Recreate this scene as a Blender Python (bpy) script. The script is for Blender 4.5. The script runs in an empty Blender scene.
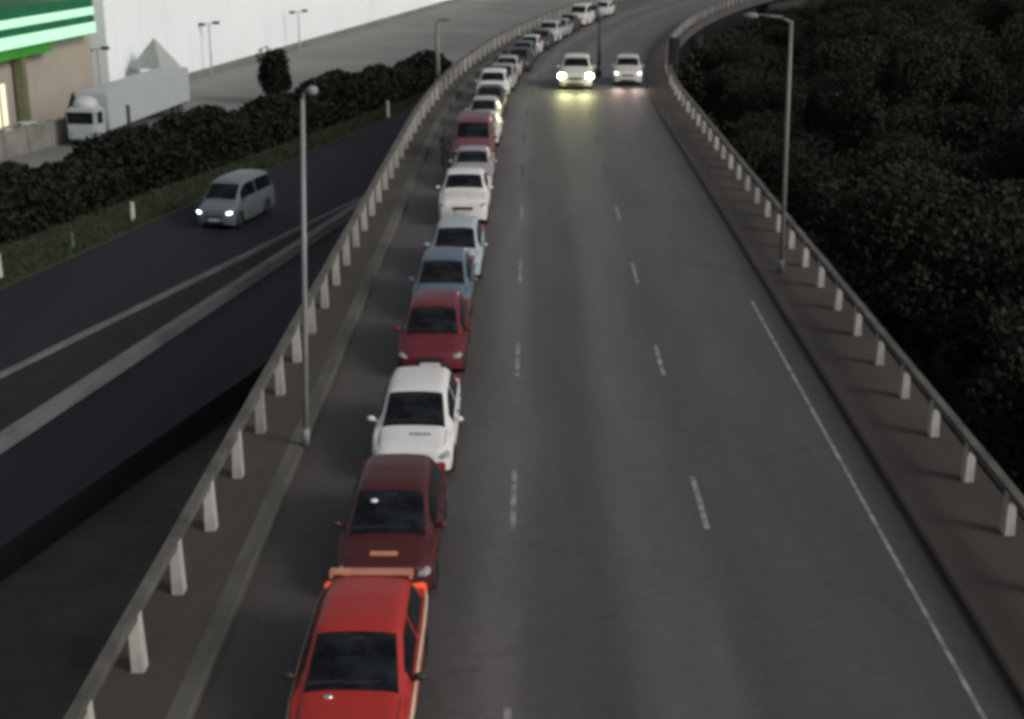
import bpy, bmesh, math, random
from mathutils import Vector, Matrix, Euler
R = math.radians
random.seed(7)
scene = bpy.context.scene
C = scene.collection

# ------------------------------------------------------------------ camera
CAM = Vector((0.29, 0.0, 11.0)); PITCH = R(17.75); YAW = R(0.72); FPX = 1420.0
cam_data = bpy.data.cameras.new('camera'); cam_data.sensor_width = 36.0
cam_data.lens = 36.0 * FPX / 1024.0
cam_data.clip_start = 0.1; cam_data.clip_end = 6000
cam = bpy.data.objects.new('camera', cam_data); C.objects.link(cam)
cam.location = CAM; cam.rotation_euler = (R(90) - PITCH, 0, YAW)
scene.camera = cam

# ------------------------------------------------------------------ world, sun, exposure
SUN_EL, SUN_AZ = R(30), R(122)      # azimuth clockwise from +Y: behind the camera, to the right
world = bpy.data.worlds.new('World'); scene.world = world; world.use_nodes = True
wn = world.node_tree.nodes; wl = world.node_tree.links; wn.clear()
sky = wn.new('ShaderNodeTexSky'); sky.sky_type = 'NISHITA'; sky.sun_disc = False
sky.sun_elevation = SUN_EL; sky.sun_rotation = SUN_AZ
sky.air_density = 1.0; sky.dust_density = 4.0; sky.ozone_density = 0.6
hs = wn.new('ShaderNodeHueSaturation'); hs.inputs['Saturation'].default_value = 0.34
bg = wn.new('ShaderNodeBackground'); bg.inputs['Strength'].default_value = 0.06
wo = wn.new('ShaderNodeOutputWorld')
wl.new(sky.outputs[0], hs.inputs['Color']); wl.new(hs.outputs[0], bg.inputs['Color']); wl.new(bg.outputs[0], wo.inputs['Surface'])
sd = bpy.data.lights.new('sun', 'SUN'); sd.energy = 0.8; sd.angle = R(18); sd.color = (1.0, 0.975, 0.95)
sun = bpy.data.objects.new('sun', sd); C.objects.link(sun)
sdir = Vector((math.sin(SUN_AZ) * math.cos(SUN_EL), math.cos(SUN_AZ) * math.cos(SUN_EL), math.sin(SUN_EL)))
sun.rotation_euler = sdir.to_track_quat('Z', 'Y').to_euler(); sun.location = (30, -30, 60)
vs = scene.view_settings
vs.view_transform = 'Standard'; vs.look = 'None'; vs.gamma = 1.0; vs.use_curve_mapping = False
vs.exposure = 0.62
scene.cycles.filter_width = 4.0
scene.cycles.max_bounces = 6

# ------------------------------------------------------------------ helpers
_mats = {}
def mat(name, color, rough=0.6, metal=0.0, coat=0.0, emit=None, estr=0.0, noise=None, bump=None, spec=0.4):
    """noise=(scale, second colour, low, high, stretch)"""
    if name in _mats: return _mats[name]
    m = bpy.data.materials.new(name); m.use_nodes = True
    nt = m.node_tree; b = nt.nodes['Principled BSDF']
    b.inputs['Base Color'].default_value = (*color, 1); b.inputs['Roughness'].default_value = rough
    b.inputs['Metallic'].default_value = metal; b.inputs['Specular IOR Level'].default_value = spec
    if coat: b.inputs['Coat Weight'].default_value = coat; b.inputs['Coat Roughness'].default_value = 0.12
    if emit: b.inputs['Emission Color'].default_value = (*emit, 1); b.inputs['Emission Strength'].default_value = estr
    if noise or bump:
        tc = nt.nodes.new('ShaderNodeTexCoord')
    if noise:
        sc, c2, lo, hi, st = noise
        mp = nt.nodes.new('ShaderNodeMapping'); mp.inputs['Scale'].default_value = st
        nz = nt.nodes.new('ShaderNodeTexNoise'); nz.inputs['Scale'].default_value = sc; nz.inputs['Detail'].default_value = 6
        nz.inputs['Roughness'].default_value = 0.65
        rp = nt.nodes.new('ShaderNodeValToRGB')
        rp.color_ramp.elements[0].position = lo; rp.color_ramp.elements[0].color = (*color, 1)
        rp.color_ramp.elements[1].position = hi; rp.color_ramp.elements[1].color = (*c2, 1)
        nt.links.new(tc.outputs['Object'], mp.inputs['Vector']); nt.links.new(mp.outputs[0], nz.inputs['Vector'])
        nt.links.new(nz.outputs['Fac'], rp.inputs['Fac']); nt.links.new(rp.outputs[0], b.inputs['Base Color'])
    if bump:
        bs, bd = bump
        n2 = nt.nodes.new('ShaderNodeTexNoise'); n2.inputs['Scale'].default_value = bs; n2.inputs['Detail'].default_value = 4
        bp = nt.nodes.new('ShaderNodeBump'); bp.inputs['Strength'].default_value = 0.5; bp.inputs['Distance'].default_value = bd
        nt.links.new(tc.outputs['Object'], n2.inputs['Vector']); nt.links.new(n2.outputs['Fac'], bp.inputs['Height'])
        nt.links.new(bp.outputs[0], b.inputs['Normal'])
    _mats[name] = m
    return m

def obj(name, verts, faces, m, parent=None, smooth=False):
    me = bpy.data.meshes.new(name); me.from_pydata([tuple(v) for v in verts], [], faces); me.validate(); me.update()
    if m: me.materials.append(m)
    if smooth:
        for p in me.polygons: p.use_smooth = True
    o = bpy.data.objects.new(name, me); C.objects.link(o)
    if parent: o.parent = parent
    return o

def bobj(name, bm, m, parent=None, smooth=False):
    me = bpy.data.meshes.new(name); bm.to_mesh(me); bm.free()
    if m: me.materials.append(m)
    if smooth:
        for p in me.polygons: p.use_smooth = True
    o = bpy.data.objects.new(name, me); C.objects.link(o)
    if parent: o.parent = parent
    return o

def add_box(bm, c, size, rot=None, bevel=0.0, taper=1.0):
    r = bmesh.ops.create_cube(bm, size=1.0)
    vs_ = r['verts']
    for v in vs_:
        k = taper if v.co.z > 0 else 1.0
        v.co = Vector((v.co.x * size[0] * k, v.co.y * size[1] * k, v.co.z * size[2]))
    if bevel:
        es = list({e for v in vs_ for e in v.link_edges})
        rb = bmesh.ops.bevel(bm, geom=es, offset=bevel, segments=2, affect='EDGES')
        vs_ = list({v for f in rb['faces'] for v in f.verts} | {v for v in vs_ if v.is_valid})
    M = Matrix.Translation(Vector(c))
    if rot is not None: M = M @ Euler(rot).to_matrix().to_4x4()
    for v in vs_: v.co = M @ v.co

def add_tube(bm, p0, p1, r0, r1=None, n=10, caps=True):
    r1 = r0 if r1 is None else r1
    p0 = Vector(p0); p1 = Vector(p1); d = (p1 - p0)
    q = d.to_track_quat('Z', 'Y').to_matrix()
    a = [bm.verts.new(p0 + q @ Vector((math.cos(2*math.pi*i/n)*r0, math.sin(2*math.pi*i/n)*r0, 0))) for i in range(n)]
    b = [bm.verts.new(p1 + q @ Vector((math.cos(2*math.pi*i/n)*r1, math.sin(2*math.pi*i/n)*r1, 0))) for i in range(n)]
    for i in range(n):
        bm.faces.new((a[i], a[(i+1) % n], b[(i+1) % n], b[i]))
    if caps:
        bm.faces.new(list(reversed(a))); bm.faces.new(b)

def add_ball(bm, c, rad, seg=12, rings=8, rot=None):
    r = bmesh.ops.create_uvsphere(bm, u_segments=seg, v_segments=rings, radius=1.0)
    M = Matrix.Translation(Vector(c))
    if rot is not None: M = M @ Euler(rot).to_matrix().to_4x4()
    for v in r['verts']:
        v.co = M @ Vector((v.co.x*rad[0], v.co.y*rad[1], v.co.z*rad[2]))

def tag(o, label=None, cat=None, group=None, kind=None):
    if label: o['label'] = label
    if cat: o['category'] = cat
    if group: o['group'] = group
    if kind: o['kind'] = kind
    return o

def empty(name, loc, rz=0.0):
    o = bpy.data.objects.new(name, None); C.objects.link(o)
    o.location = loc; o.rotation_euler = (0, 0, rz); o.empty_display_size = 0.3
    return o

_Rm = cam.rotation_euler.to_matrix()
def P(px, py, z):
    """ground position seen at a photo pixel, on the level z (used once, to survey the site)"""
    d = _Rm @ Vector(((px - 512.0) / FPX, -(py - 359.5) / FPX, -1.0))
    t = (z - CAM.z) / d.z
    return CAM + d * t

# ------------------------------------------------------------------ materials
def paint(name, col, rough=0.42):
    return mat(name, col, rough, 0.0, 0.12, noise=(3.0, tuple(c*0.86 for c in col), 0.35, 0.75, (1, 1, 1)))
M_glass = mat('car_glass', (0.003, 0.004, 0.006), 0.14, spec=0.25, noise=(1.6, (0.022, 0.026, 0.030), .42, .72, (1, 1.6, 1)))
M_black = mat('black_plastic', (0.02, 0.02, 0.021), 0.55, noise=(9, (0.035, 0.034, 0.033), .4, .7, (1, 1, 1)))
M_tyre = mat('tyre_rubber', (0.018, 0.018, 0.018), 0.8, noise=(14, (0.03, 0.029, 0.028), .4, .7, (1, 1, 1)))
M_rim = mat('alloy_rim', (0.42, 0.42, 0.43), 0.35, 0.8, noise=(8, (0.25, 0.25, 0.25), .4, .7, (1, 1, 1)))
M_lens = mat('lamp_lens', (0.34, 0.35, 0.36), 0.12, noise=(16, (0.18, 0.19, 0.20), .4, .7, (1, 1, 1)))
M_lens_on = mat('lamp_lit_white', (0.9, 0.9, 0.85), 0.2, emit=(1, 0.98, 0.93), estr=4)
M_lens_yel = mat('lamp_lit_yellow', (0.9, 0.9, 0.6), 0.2, emit=(1, 1.0, 0.5), estr=60)
M_tail = mat('tail_lens', (0.3, 0.015, 0.012), 0.2, noise=(16, (0.2, 0.01, 0.01), .4, .7, (1, 1, 1)))
M_tail_on = mat('tail_lens_lit', (0.5, 0.05, 0.02), 0.2, emit=(1.0, 0.16, 0.05), estr=.3)
M_plate = mat('number_plate', (0.55, 0.42, 0.16), 0.5, noise=(20, (0.4, 0.3, 0.12), .45, .7, (1, 1, 1)))
M_plate_w = mat('number_plate_pale', (0.6, 0.6, 0.58), 0.5, noise=(20, (0.42, 0.42, 0.4), .45, .7, (1, 1, 1)))
M_conc = mat('concrete_post', (0.42, 0.40, 0.37), 0.85, noise=(2.2, (0.25, 0.24, 0.22), .42, .72, (1, 1, .5)), bump=(30, .01))
_nt = M_conc.node_tree; _b = _nt.nodes['Principled BSDF']; _src = _b.inputs['Base Color'].links[0].from_socket
_oi = _nt.nodes.new('ShaderNodeObjectInfo'); _mr = _nt.nodes.new('ShaderNodeMapRange'); _mr.inputs['To Min'].default_value = .8; _mr.inputs['To Max'].default_value = 1.2
_sc = _nt.nodes.new('ShaderNodeVectorMath'); _sc.operation = 'SCALE'
_nt.links.new(_oi.outputs['Random'], _mr.inputs['Value']); _nt.links.new(_src, _sc.inputs[0]); _nt.links.new(_mr.outputs[0], _sc.inputs['Scale']); _nt.links.new(_sc.outputs[0], _b.inputs['Base Color'])
M_rail = mat('concrete_rail', (0.115, 0.11, 0.097), 0.85, noise=(0.9, (0.055, 0.052, 0.045), .4, .66, (1, 1, 1)), bump=(30, .01))
M_kerb = mat('kerb_concrete', (0.10, 0.096, 0.08), 0.85, noise=(0.8, (0.05, 0.047, 0.04), .4, .68, (1, .4, 1)), bump=(24, .01))
M_walk = mat('walkway_concrete', (0.064, 0.056, 0.044), 0.85, noise=(0.5, (0.036, 0.031, 0.024), .4, .7, (1, .3, 1)), bump=(16, .01))
M_walk_r = mat('shoulder_concrete', (0.060, 0.048, 0.041), 0.85, noise=(0.5, (0.030, 0.025, 0.022), .4, .7, (1, .3, 1)), bump=(16, .01))
M_barrier = mat('barrier_concrete', (0.17, 0.17, 0.165), 0.85, noise=(0.6, (0.09, 0.09, 0.085), .42, .7, (1, .5, 1)), bump=(16, .01))
M_deck = mat('deck_concrete', (0.07, 0.07, 0.066), 0.9, noise=(0.4, (0.04, 0.04, 0.037), .4, .7, (1, 1, 2)))
M_darkwall = mat('shade_black_concrete', (0.012, 0.012, 0.011), 0.95, noise=(0.7, (0.006, 0.006, 0.006), .4, .7, (1, 1, 2)))  # shade on the wall face is put into this black
M_low = mat('freeway_asphalt', (0.021, 0.023, 0.030), 0.75, spec=.2, noise=(0.25, (0.013, 0.0145, 0.018), .35, .7, (1, .2, 1)), bump=(40, .006))
M_low2 = mat('ramp_asphalt', (0.022, 0.023, 0.033), 0.75, spec=.2, noise=(0.3, (0.013, 0.014, 0.019), .35, .7, (1, .2, 1)), bump=(40, .006))
M_earth = mat('dark_earth', (0.02, 0.021, 0.015), 0.95, noise=(0.15, (0.011, 0.012, 0.008), .4, .7, (1, 1, 1)), bump=(3, .05))
M_grass = mat('verge_grass', (0.034, 0.046, 0.020), 0.95, noise=(0.5, (0.022, 0.028, 0.015), .4, .65, (1, 1, 1)), bump=(20, .05))
M_median = mat('median_grass', (0.016, 0.019, 0.012), 0.95, noise=(0.5, (0.009, 0.010, 0.007), .4, .65, (1, 1, 1)), bump=(20, .05))
M_yard = mat('yard_paving', (0.19, 0.19, 0.178), 0.85, noise=(0.08, (0.125, 0.13, 0.12), .38, .7, (1, 1, 1)))
M_white = mat('white_cladding', (0.82, 0.86, 0.86), 0.6, noise=(0.05, (0.75, 0.80, 0.81), .4, .7, (1, 1, 1)))
M_tan = mat('tan_plaster', (0.36, 0.31, 0.26), 0.8, noise=(0.25, (0.30, 0.27, 0.24), .4, .68, (1, 1, 1)))
M_bark = mat('bark', (0.05, 0.04, 0.03), 0.9, noise=(5, (0.025, 0.02, 0.016), .4, .7, (1, 1, .2)))
M_steel = mat('galvanised_steel', (0.36, 0.38, 0.38), 0.5, 0.3, noise=(1.2, (0.25, 0.27, 0.27), .4, .7, (1, 1, .2)))
M_steel_d = mat('dark_steel', (0.05, 0.052, 0.05), 0.6, noise=(1.2, (0.03, 0.03, 0.03), .4, .7, (1, 1, .2)))
M_steel_r = mat('weathered_steel', (0.17, 0.185, 0.165), 0.6, noise=(1.2, (0.10, 0.11, 0.10), .4, .7, (1, 1, .2)))

def leaf_mat(name, c1, c2):
    m = bpy.data.materials.new(name); m.use_nodes = True
    nt = m.node_tree; b = nt.nodes['Principled BSDF']; b.inputs['Roughness'].default_value = 0.7
    b.inputs['Specular IOR Level'].default_value = 0.15
    g = nt.nodes.new('ShaderNodeNewGeometry'); rp = nt.nodes.new('ShaderNodeValToRGB')
    rp.color_ramp.elements[0].color = (*c1, 1); rp.color_ramp.elements[1].color = (*c2, 1)
    nt.links.new(g.outputs['Random Per Island'], rp.inputs['Fac']); nt.links.new(rp.outputs[0], b.inputs['Base Color'])
    return m
M_leaf = leaf_mat('dark_leaves', (0.018, 0.021, 0.013), (0.023, 0.027, 0.016))
M_leaf2 = leaf_mat('olive_leaves', (0.021, 0.025, 0.015), (0.027, 0.031, 0.019))
M_hedge = leaf_mat('hedge_leaves', (0.010, 0.011, 0.008), (0.016, 0.018, 0.011))
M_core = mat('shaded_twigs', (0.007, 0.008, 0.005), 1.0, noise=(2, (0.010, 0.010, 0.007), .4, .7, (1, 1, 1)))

def road_mat():
    m = bpy.data.materials.new('worn_sheen_asphalt'); m.use_nodes = True
    nt = m.node_tree; L = nt.links; b = nt.nodes['Principled BSDF']
    uv = nt.nodes.new('ShaderNodeUVMap'); uv.uv_map = 'UVMap'
    sp = nt.nodes.new('ShaderNodeSeparateXYZ'); L.new(uv.outputs[0], sp.inputs[0])
    # wander of the wear bands
    mp = nt.nodes.new('ShaderNodeMapping'); mp.inputs['Scale'].default_value = (0.25, 0.05, 1); L.new(uv.outputs[0], mp.inputs['Vector'])
    nz = nt.nodes.new('ShaderNodeTexNoise'); nz.inputs['Scale'].default_value = 1.6; nz.inputs['Detail'].default_value = 3; L.new(mp.outputs[0], nz.inputs['Vector'])
    ad = nt.nodes.new('ShaderNodeMath'); ad.operation = 'MULTIPLY_ADD'; ad.inputs[1].default_value = 1.0
    L.new(nz.outputs['Fac'], ad.inputs[0]); L.new(sp.outputs['X'], ad.inputs[2])
    mr = nt.nodes.new('ShaderNodeMapRange'); mr.inputs['From Min'].default_value = -4.4 + .5; mr.inputs['From Max'].default_value = 9.0 + .5
    L.new(ad.outputs[0], mr.inputs['Value'])
    rp = nt.nodes.new('ShaderNodeValToRGB'); cr = rp.color_ramp; cr.interpolation = 'EASE'
    def pos(u): return (u + 4.4) / 13.4
    def pos(u): return (u + 4.4) / 13.4
    cols = [(-4.4, (.062, .054, .050)), (-3.2, (.056, .049, .047)), (-1.2, (.070, .065, .062)), (-0.1, (.108, .102, .097)), (0.6, (.073, .070, .067)),
            (1.4, (.062, .060, .060)), (2.2, (.092, .089, .085)), (2.9, (.088, .085, .082)), (3.9, (.066, .065, .068)), (5.4, (.069, .067, .072)),
            (6.6, (.060, .058, .063)), (7.2, (.042, .039, .040))]
    e = cr.elements
    e[0].position = pos(cols[0][0]); e[0].color = (*cols[0][1], 1)
    e[1].position = pos(cols[-1][0]); e[1].color = (*cols[-1][1], 1)
    for u, c in cols[1:-1]:
        x = e.new(pos(u)); x.color = (*c, 1)
    L.new(mr.outputs[0], rp.inputs['Fac'])
    # mottling
    mp2 = nt.nodes.new('ShaderNodeMapping'); mp2.inputs['Scale'].default_value = (0.9, 0.12, 1); L.new(uv.outputs[0], mp2.inputs['Vector'])
    n2 = nt.nodes.new('ShaderNodeTexNoise'); n2.inputs['Scale'].default_value = 0.8; n2.inputs['Detail'].default_value = 8; n2.inputs['Roughness'].default_value = .62
    L.new(mp2.outputs[0], n2.inputs['Vector'])
    m2 = nt.nodes.new('ShaderNodeMapRange'); m2.inputs['From Min'].default_value = .3; m2.inputs['From Max'].default_value = .7
    m2.inputs['To Min'].default_value = .85; m2.inputs['To Max'].default_value = 1.17; L.new(n2.outputs['Fac'], m2.inputs['Value'])
    n4 = nt.nodes.new('ShaderNodeTexNoise'); n4.inputs['Scale'].default_value = 3.2; n4.inputs['Detail'].default_value = 9; n4.inputs['Roughness'].default_value = .8; L.new(uv.outputs[0], n4.inputs['Vector'])
    m4 = nt.nodes.new('ShaderNodeMapRange'); m4.inputs['From Min'].default_value = .3; m4.inputs['From Max'].default_value = .7; m4.inputs['To Min'].default_value = .84; m4.inputs['To Max'].default_value = 1.2; L.new(n4.outputs['Fac'], m4.inputs['Value'])
    vo = nt.nodes.new('ShaderNodeTexVoronoi'); vo.feature = 'DISTANCE_TO_EDGE'; vo.inputs['Scale'].default_value = .16; vo.inputs['Randomness'].default_value = 1
    wv = nt.nodes.new('ShaderNodeVectorMath'); wv.operation = 'MULTIPLY_ADD'; wv.inputs[1].default_value = (1.6, 1.6, 0); L.new(n4.outputs['Color'], wv.inputs[0]); L.new(uv.outputs[0], wv.inputs[2]); L.new(wv.outputs[0], vo.inputs['Vector'])
    mv = nt.nodes.new('ShaderNodeMapRange'); mv.inputs['From Max'].default_value = .006; mv.inputs['To Min'].default_value = .74; mv.inputs['To Max'].default_value = 1; L.new(vo.outputs['Distance'], mv.inputs['Value'])
    q1 = nt.nodes.new('ShaderNodeMath'); q1.operation = 'MULTIPLY'; L.new(m2.outputs[0], q1.inputs[0]); L.new(m4.outputs[0], q1.inputs[1])
    q2 = nt.nodes.new('ShaderNodeMath'); q2.operation = 'MULTIPLY'; L.new(q1.outputs[0], q2.inputs[0]); L.new(mv.outputs[0], q2.inputs[1])
    mx = nt.nodes.new('ShaderNodeVectorMath'); mx.operation = 'SCALE'; L.new(rp.outputs[0], mx.inputs[0]); L.new(q2.outputs[0], mx.inputs['Scale'])
    m3 = nt.nodes.new('ShaderNodeMapRange'); m3.inputs['From Min'].default_value = 22; m3.inputs['From Max'].default_value = 85  # sky sheen of the far road painted in: colour lightens with distance
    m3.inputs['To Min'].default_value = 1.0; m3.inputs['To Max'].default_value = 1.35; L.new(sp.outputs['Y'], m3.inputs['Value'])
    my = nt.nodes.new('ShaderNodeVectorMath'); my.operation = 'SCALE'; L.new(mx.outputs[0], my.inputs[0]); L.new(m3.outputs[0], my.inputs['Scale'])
    L.new(my.outputs[0], b.inputs['Base Color'])
    n3 = nt.nodes.new('ShaderNodeTexNoise'); n3.inputs['Scale'].default_value = 45; L.new(uv.outputs[0], n3.inputs['Vector'])
    bp = nt.nodes.new('ShaderNodeBump'); bp.inputs['Strength'].default_value = .35; bp.inputs['Distance'].default_value = .008
    L.new(n3.outputs['Fac'], bp.inputs['Height']); L.new(bp.outputs[0], b.inputs['Normal'])
    b.inputs['Roughness'].default_value = 0.6; b.inputs['Specular IOR Level'].default_value = .32
    return m
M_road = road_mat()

def line_mat():
    m = bpy.data.materials.new('worn_road_paint'); m.use_nodes = True
    nt = m.node_tree; L = nt.links; b = nt.nodes['Principled BSDF']
    tc = nt.nodes.new('ShaderNodeTexCoord'); nz = nt.nodes.new('ShaderNodeTexNoise'); nz.inputs['Scale'].default_value = 2.5; nz.inputs['Detail'].default_value = 8
    rp = nt.nodes.new('ShaderNodeValToRGB'); rp.color_ramp.elements[0].position = .38; rp.color_ramp.elements[0].color = (.12, .118, .112, 1)
    rp.color_ramp.elements[1].position = .62; rp.color_ramp.elements[1].color = (.30, .30, .29, 1)
    L.new(tc.outputs['Object'], nz.inputs['Vector']); L.new(nz.outputs['Fac'], rp.inputs['Fac']); L.new(rp.outputs[0], b.inputs['Base Color'])
    b.inputs['Roughness'].default_value = .7
    return m
M_line = line_mat()

# ------------------------------------------------------------------ the flyover
UL, UR = -5.75, 9.25
def shift(u, Y):
    sl = max(0.0, Y - 68.0) ** 2 / 700.0; sr = max(0.0, Y - 80.0) ** 2 / 520.0
    t = (u - UL) / (UR - UL)
    return sl * (1 - t) + sr * t
def X(u, Y): return u + shift(u, Y)
def heading(u, Y): return math.atan((X(u, Y + .5) - X(u, Y - .5)))
Y0, Y1 = -20.0, 262.0
YS = [Y0 + i * 2.0 for i in range(int((Y1 - Y0) / 2) + 1)]

def strip(name, us, zs, m, ys=YS, parent=None, uvmap=False, closed=False, kind='structure'):
    vs_, fs, n = [], [], len(us)
    for y in ys:
        for u, z in zip(us, zs): vs_.append((X(u, y), y, z))
    for i in range(len(ys) - 1):
        for j in range(n - 1 if not closed else n):
            a = i*n + j; b = i*n + (j+1) % n
            fs.append((a, b, b + n, a + n))
    o = obj(name, vs_, fs, m, parent)
    if uvmap:
        uvl = o.data.uv_layers.new(name='UVMap')
        for p in o.data.polygons:
            for li in p.loop_indices:
                vi = o.data.loops[li].vertex_index
                uvl.data[li].uv = (us[vi % n], ys[vi // n])
    if kind: tag(o, kind=kind)
    return o

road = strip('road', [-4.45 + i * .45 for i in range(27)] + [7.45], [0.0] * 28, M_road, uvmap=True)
dk = strip('bridge_deck', [UL - .2, UL - .2, UL + 1.8, UR - 1.8, UR + .2, UR + .2], [.145, -.6, -1.5, -1.5, -.6, .145], M_deck)
for yy in range(-10, 260, 32):                      # columns below, joined into the deck
    bm = bmesh.new(); bm.from_mesh(dk.data)
    xc = X(1.75, yy); add_tube(bm, (xc, yy, -7.2), (xc, yy, -1.45), 0.9, n=16)
    bm.to_mesh(dk.data); bm.free()
strip('kerb', [-4.45, -4.44, -4.5, -4.78, -4.78], [-.03, .13, .16, .16, .1], M_kerb)
strip('walkway', [-4.78, UL - .2], [.152, .148], M_walk)
k2 = strip('kerb', [7.45, 7.44, 7.5, 7.72, 7.72], [-.03, .10, .13, .13, .08], M_walk_r)
strip('walkway', [7.72, UR + .2], [.125, .148], M_walk_r)

# painted markings (one sheet 4 mm above the asphalt)
vs_, fs = [], []
def mark(u0, u1, y0, y1, z=.005):
    n = max(1, int((y1 - y0) / 2))
    for i in range(n):
        a = y0 + (y1 - y0) * i / n; b = y0 + (y1 - y0) * (i + 1) / n; k = len(vs_)
        vs_.extend([(X(u0, a), a, z), (X(u1, a), a, z), (X(u1, b), b, z), (X(u0, b), b, z)]); fs.append((k, k+1, k+2, k+3))
yd0 = P(513, 530, 0).y
for k in range(-4, 4):
    y = yd0 + 9.0 * k
    mark(-.055, .055, y, y + 2.9)
    mark(3.545, 3.655, y + .1, y + 2.6)
mark(6.73, 6.81, Y0, 40)
tag(obj('lane_markings', vs_, fs, M_line), kind='structure')
vs_, fs = [], []
for k in range(4, 26):
    y = yd0 + 9.0 * k
    mark(-.055, .055, y, y + 2.9); mark(3.545, 3.655, y + .1, y + 2.6)
mark(6.72, 6.82, 40.5, Y1 - 2)
tag(obj('lane_markings', vs_, fs, mat('almost_gone_paint', (.085, .084, .08), .7, noise=(2.2, (.05, .05, .048), .4, .66, (1, 1, 1)))), kind='structure')

# concrete railings: posts and rails
def railing(u, label, top):
    root = empty('concrete_railing', (X(u, 20), 20, .15))
    tag(root, label, 'railing', 'concrete railings along the flyover')
    bm = bmesh.new(); add_box(bm, (0, 0, top/2 - .02), (.20, .26, top), bevel=.015, taper=.86)
    proto = bobj('post', bm, M_conc)
    base = Matrix.Translation(root.location)
    s = -1 if u < 0 else 1
    ys = [1.2 + 2.5 * i for i in range(-3, 92)]
    for i, y in enumerate(ys):
        o = proto if i == 0 else proto.copy()
        if i: C.objects.link(o)
        o.parent = root
        o.location = (X(u, y) - root.location.x, y - root.location.y, 0)
        o.rotation_euler = (random.uniform(-.012, .012), random.uniform(-.012, .012), -heading(u, y))
    def rail(name, du, z0, z1, w):
        us = [u + du - w/2, u + du + w/2, u + du + w/2, u + du - w/2]; zs = [z0, z0, z1, z1]
        v, f = [], []
        yr = [ys[0] + .5 * i * 2.5 for i in range(2 * len(ys) - 1)]
        for y in yr:
            wob = random.uniform(-.008, .008)
            for a, z in zip(us, zs): v.append((X(a, y) - root.location.x, y - root.location.y, z + wob))
        for i in range(len(yr) - 1):
            for j in range(4):
                a = i*4 + j; b = i*4 + (j+1) % 4; f.append((a, b, b+4, a+4))
        f.append((0, 1, 2, 3)); n = len(v); f.append((n-1, n-2, n-3, n-4))
        obj(name, v, f, M_rail, root)
    rail('rail', s * .015, top - .10, top + .06, .17)
railing(-5.5, 'weathered concrete post and rail railing on the outer left edge of the flyover', .96)
railing(8.98, 'weathered concrete post and rail railing beside the dark woods', .80)

# ------------------------------------------------------------------ lower ground, freeway, ramp
GZ = -7.0; RZ = -6.25
def sheet(name, pts, m, kind='structure'):
    return tag(obj(name, pts, [tuple(range(len(pts)))], m), kind=kind)
sheet('ground', [(-1500, -400, GZ), (1500, -400, GZ), (1500, 2600, GZ), (-1500, 2600, GZ)], M_earth)

def line2(a, b, z, e0, e1):
    """two surveyed points -> straight line extended by e0 / e1 metres"""
    p, q = P(*a, z), P(*b, z); d = (q - p).normalized()
    return p - d * e0, q + d * e1
def quad_between(name, l1, l2, z, m, kind='structure'):
    return sheet(name, [(l1[0].x, l1[0].y, z), (l2[0].x, l2[0].y, z), (l2[1].x, l2[1].y, z), (l1[1].x, l1[1].y, z)], m, kind)

hedge_l = line2((0, 245), (430, 90), GZ, 45, 12)
road_a = line2((0, 292), (430, 100), GZ, 45, 150)
line1 = line2((0, 380), (285, 239), GZ, 45, 40)
quad_between('verge', hedge_l, line2((0, 292), (430, 100), GZ, 45, 4), GZ + .06, M_grass)
# freeway carriageway
pA0, pA1 = road_a; p10, p11 = line1
sheet('freeway', [(pA0.x - 1.5, pA0.y + .6, GZ + .02), (p10.x, p10.y, GZ + .02), (p11.x, p11.y, GZ + .02), (p11.x + 40, p11.y + 150, GZ + .02), (pA1.x - 1.5, pA1.y + .6, GZ + .02)], M_low)
band = line2((0, 447), (340, 221), RZ, 45, 12)
edge = line2((0, 548), (290, 347), RZ, 30, 40)
# raised ramp with a retaining wall towards the flyover, its shade painted black
(b0, b1), (e0, e1) = band, edge
def ramp():
    v = [(b0.x, b0.y, RZ), (e0.x, e0.y, RZ), (e1.x, e1.y, RZ), (b1.x, b1.y, RZ)]
    tag(obj('ramp', v, [(0, 1, 2, 3)], M_low2), kind='structure')
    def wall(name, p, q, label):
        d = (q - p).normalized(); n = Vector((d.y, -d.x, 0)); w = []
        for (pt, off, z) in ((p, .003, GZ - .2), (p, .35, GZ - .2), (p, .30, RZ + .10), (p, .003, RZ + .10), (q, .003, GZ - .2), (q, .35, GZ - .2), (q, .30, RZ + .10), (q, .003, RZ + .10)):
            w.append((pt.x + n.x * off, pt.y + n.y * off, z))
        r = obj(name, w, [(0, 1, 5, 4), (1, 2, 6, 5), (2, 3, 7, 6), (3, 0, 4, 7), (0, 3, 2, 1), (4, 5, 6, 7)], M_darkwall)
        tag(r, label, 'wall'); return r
    r = wall('retaining_wall', e0, e1, 'retaining wall with its shade painted black holding up the ramp below the flyover')
    d = (e1 - e0).normalized(); n = Vector((d.y, -d.x, 0)); Lw = (e1 - e0).length
    bm = bmesh.new()
    c = (e0 + e1) / 2 + n * .15
    add_box(bm, (c.x, c.y, RZ + .16), (.20, Lw, .10), rot=(0, 0, -math.atan2(d.x, d.y)))
    bobj('coping', bm, M_low, r)
ramp()

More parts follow.
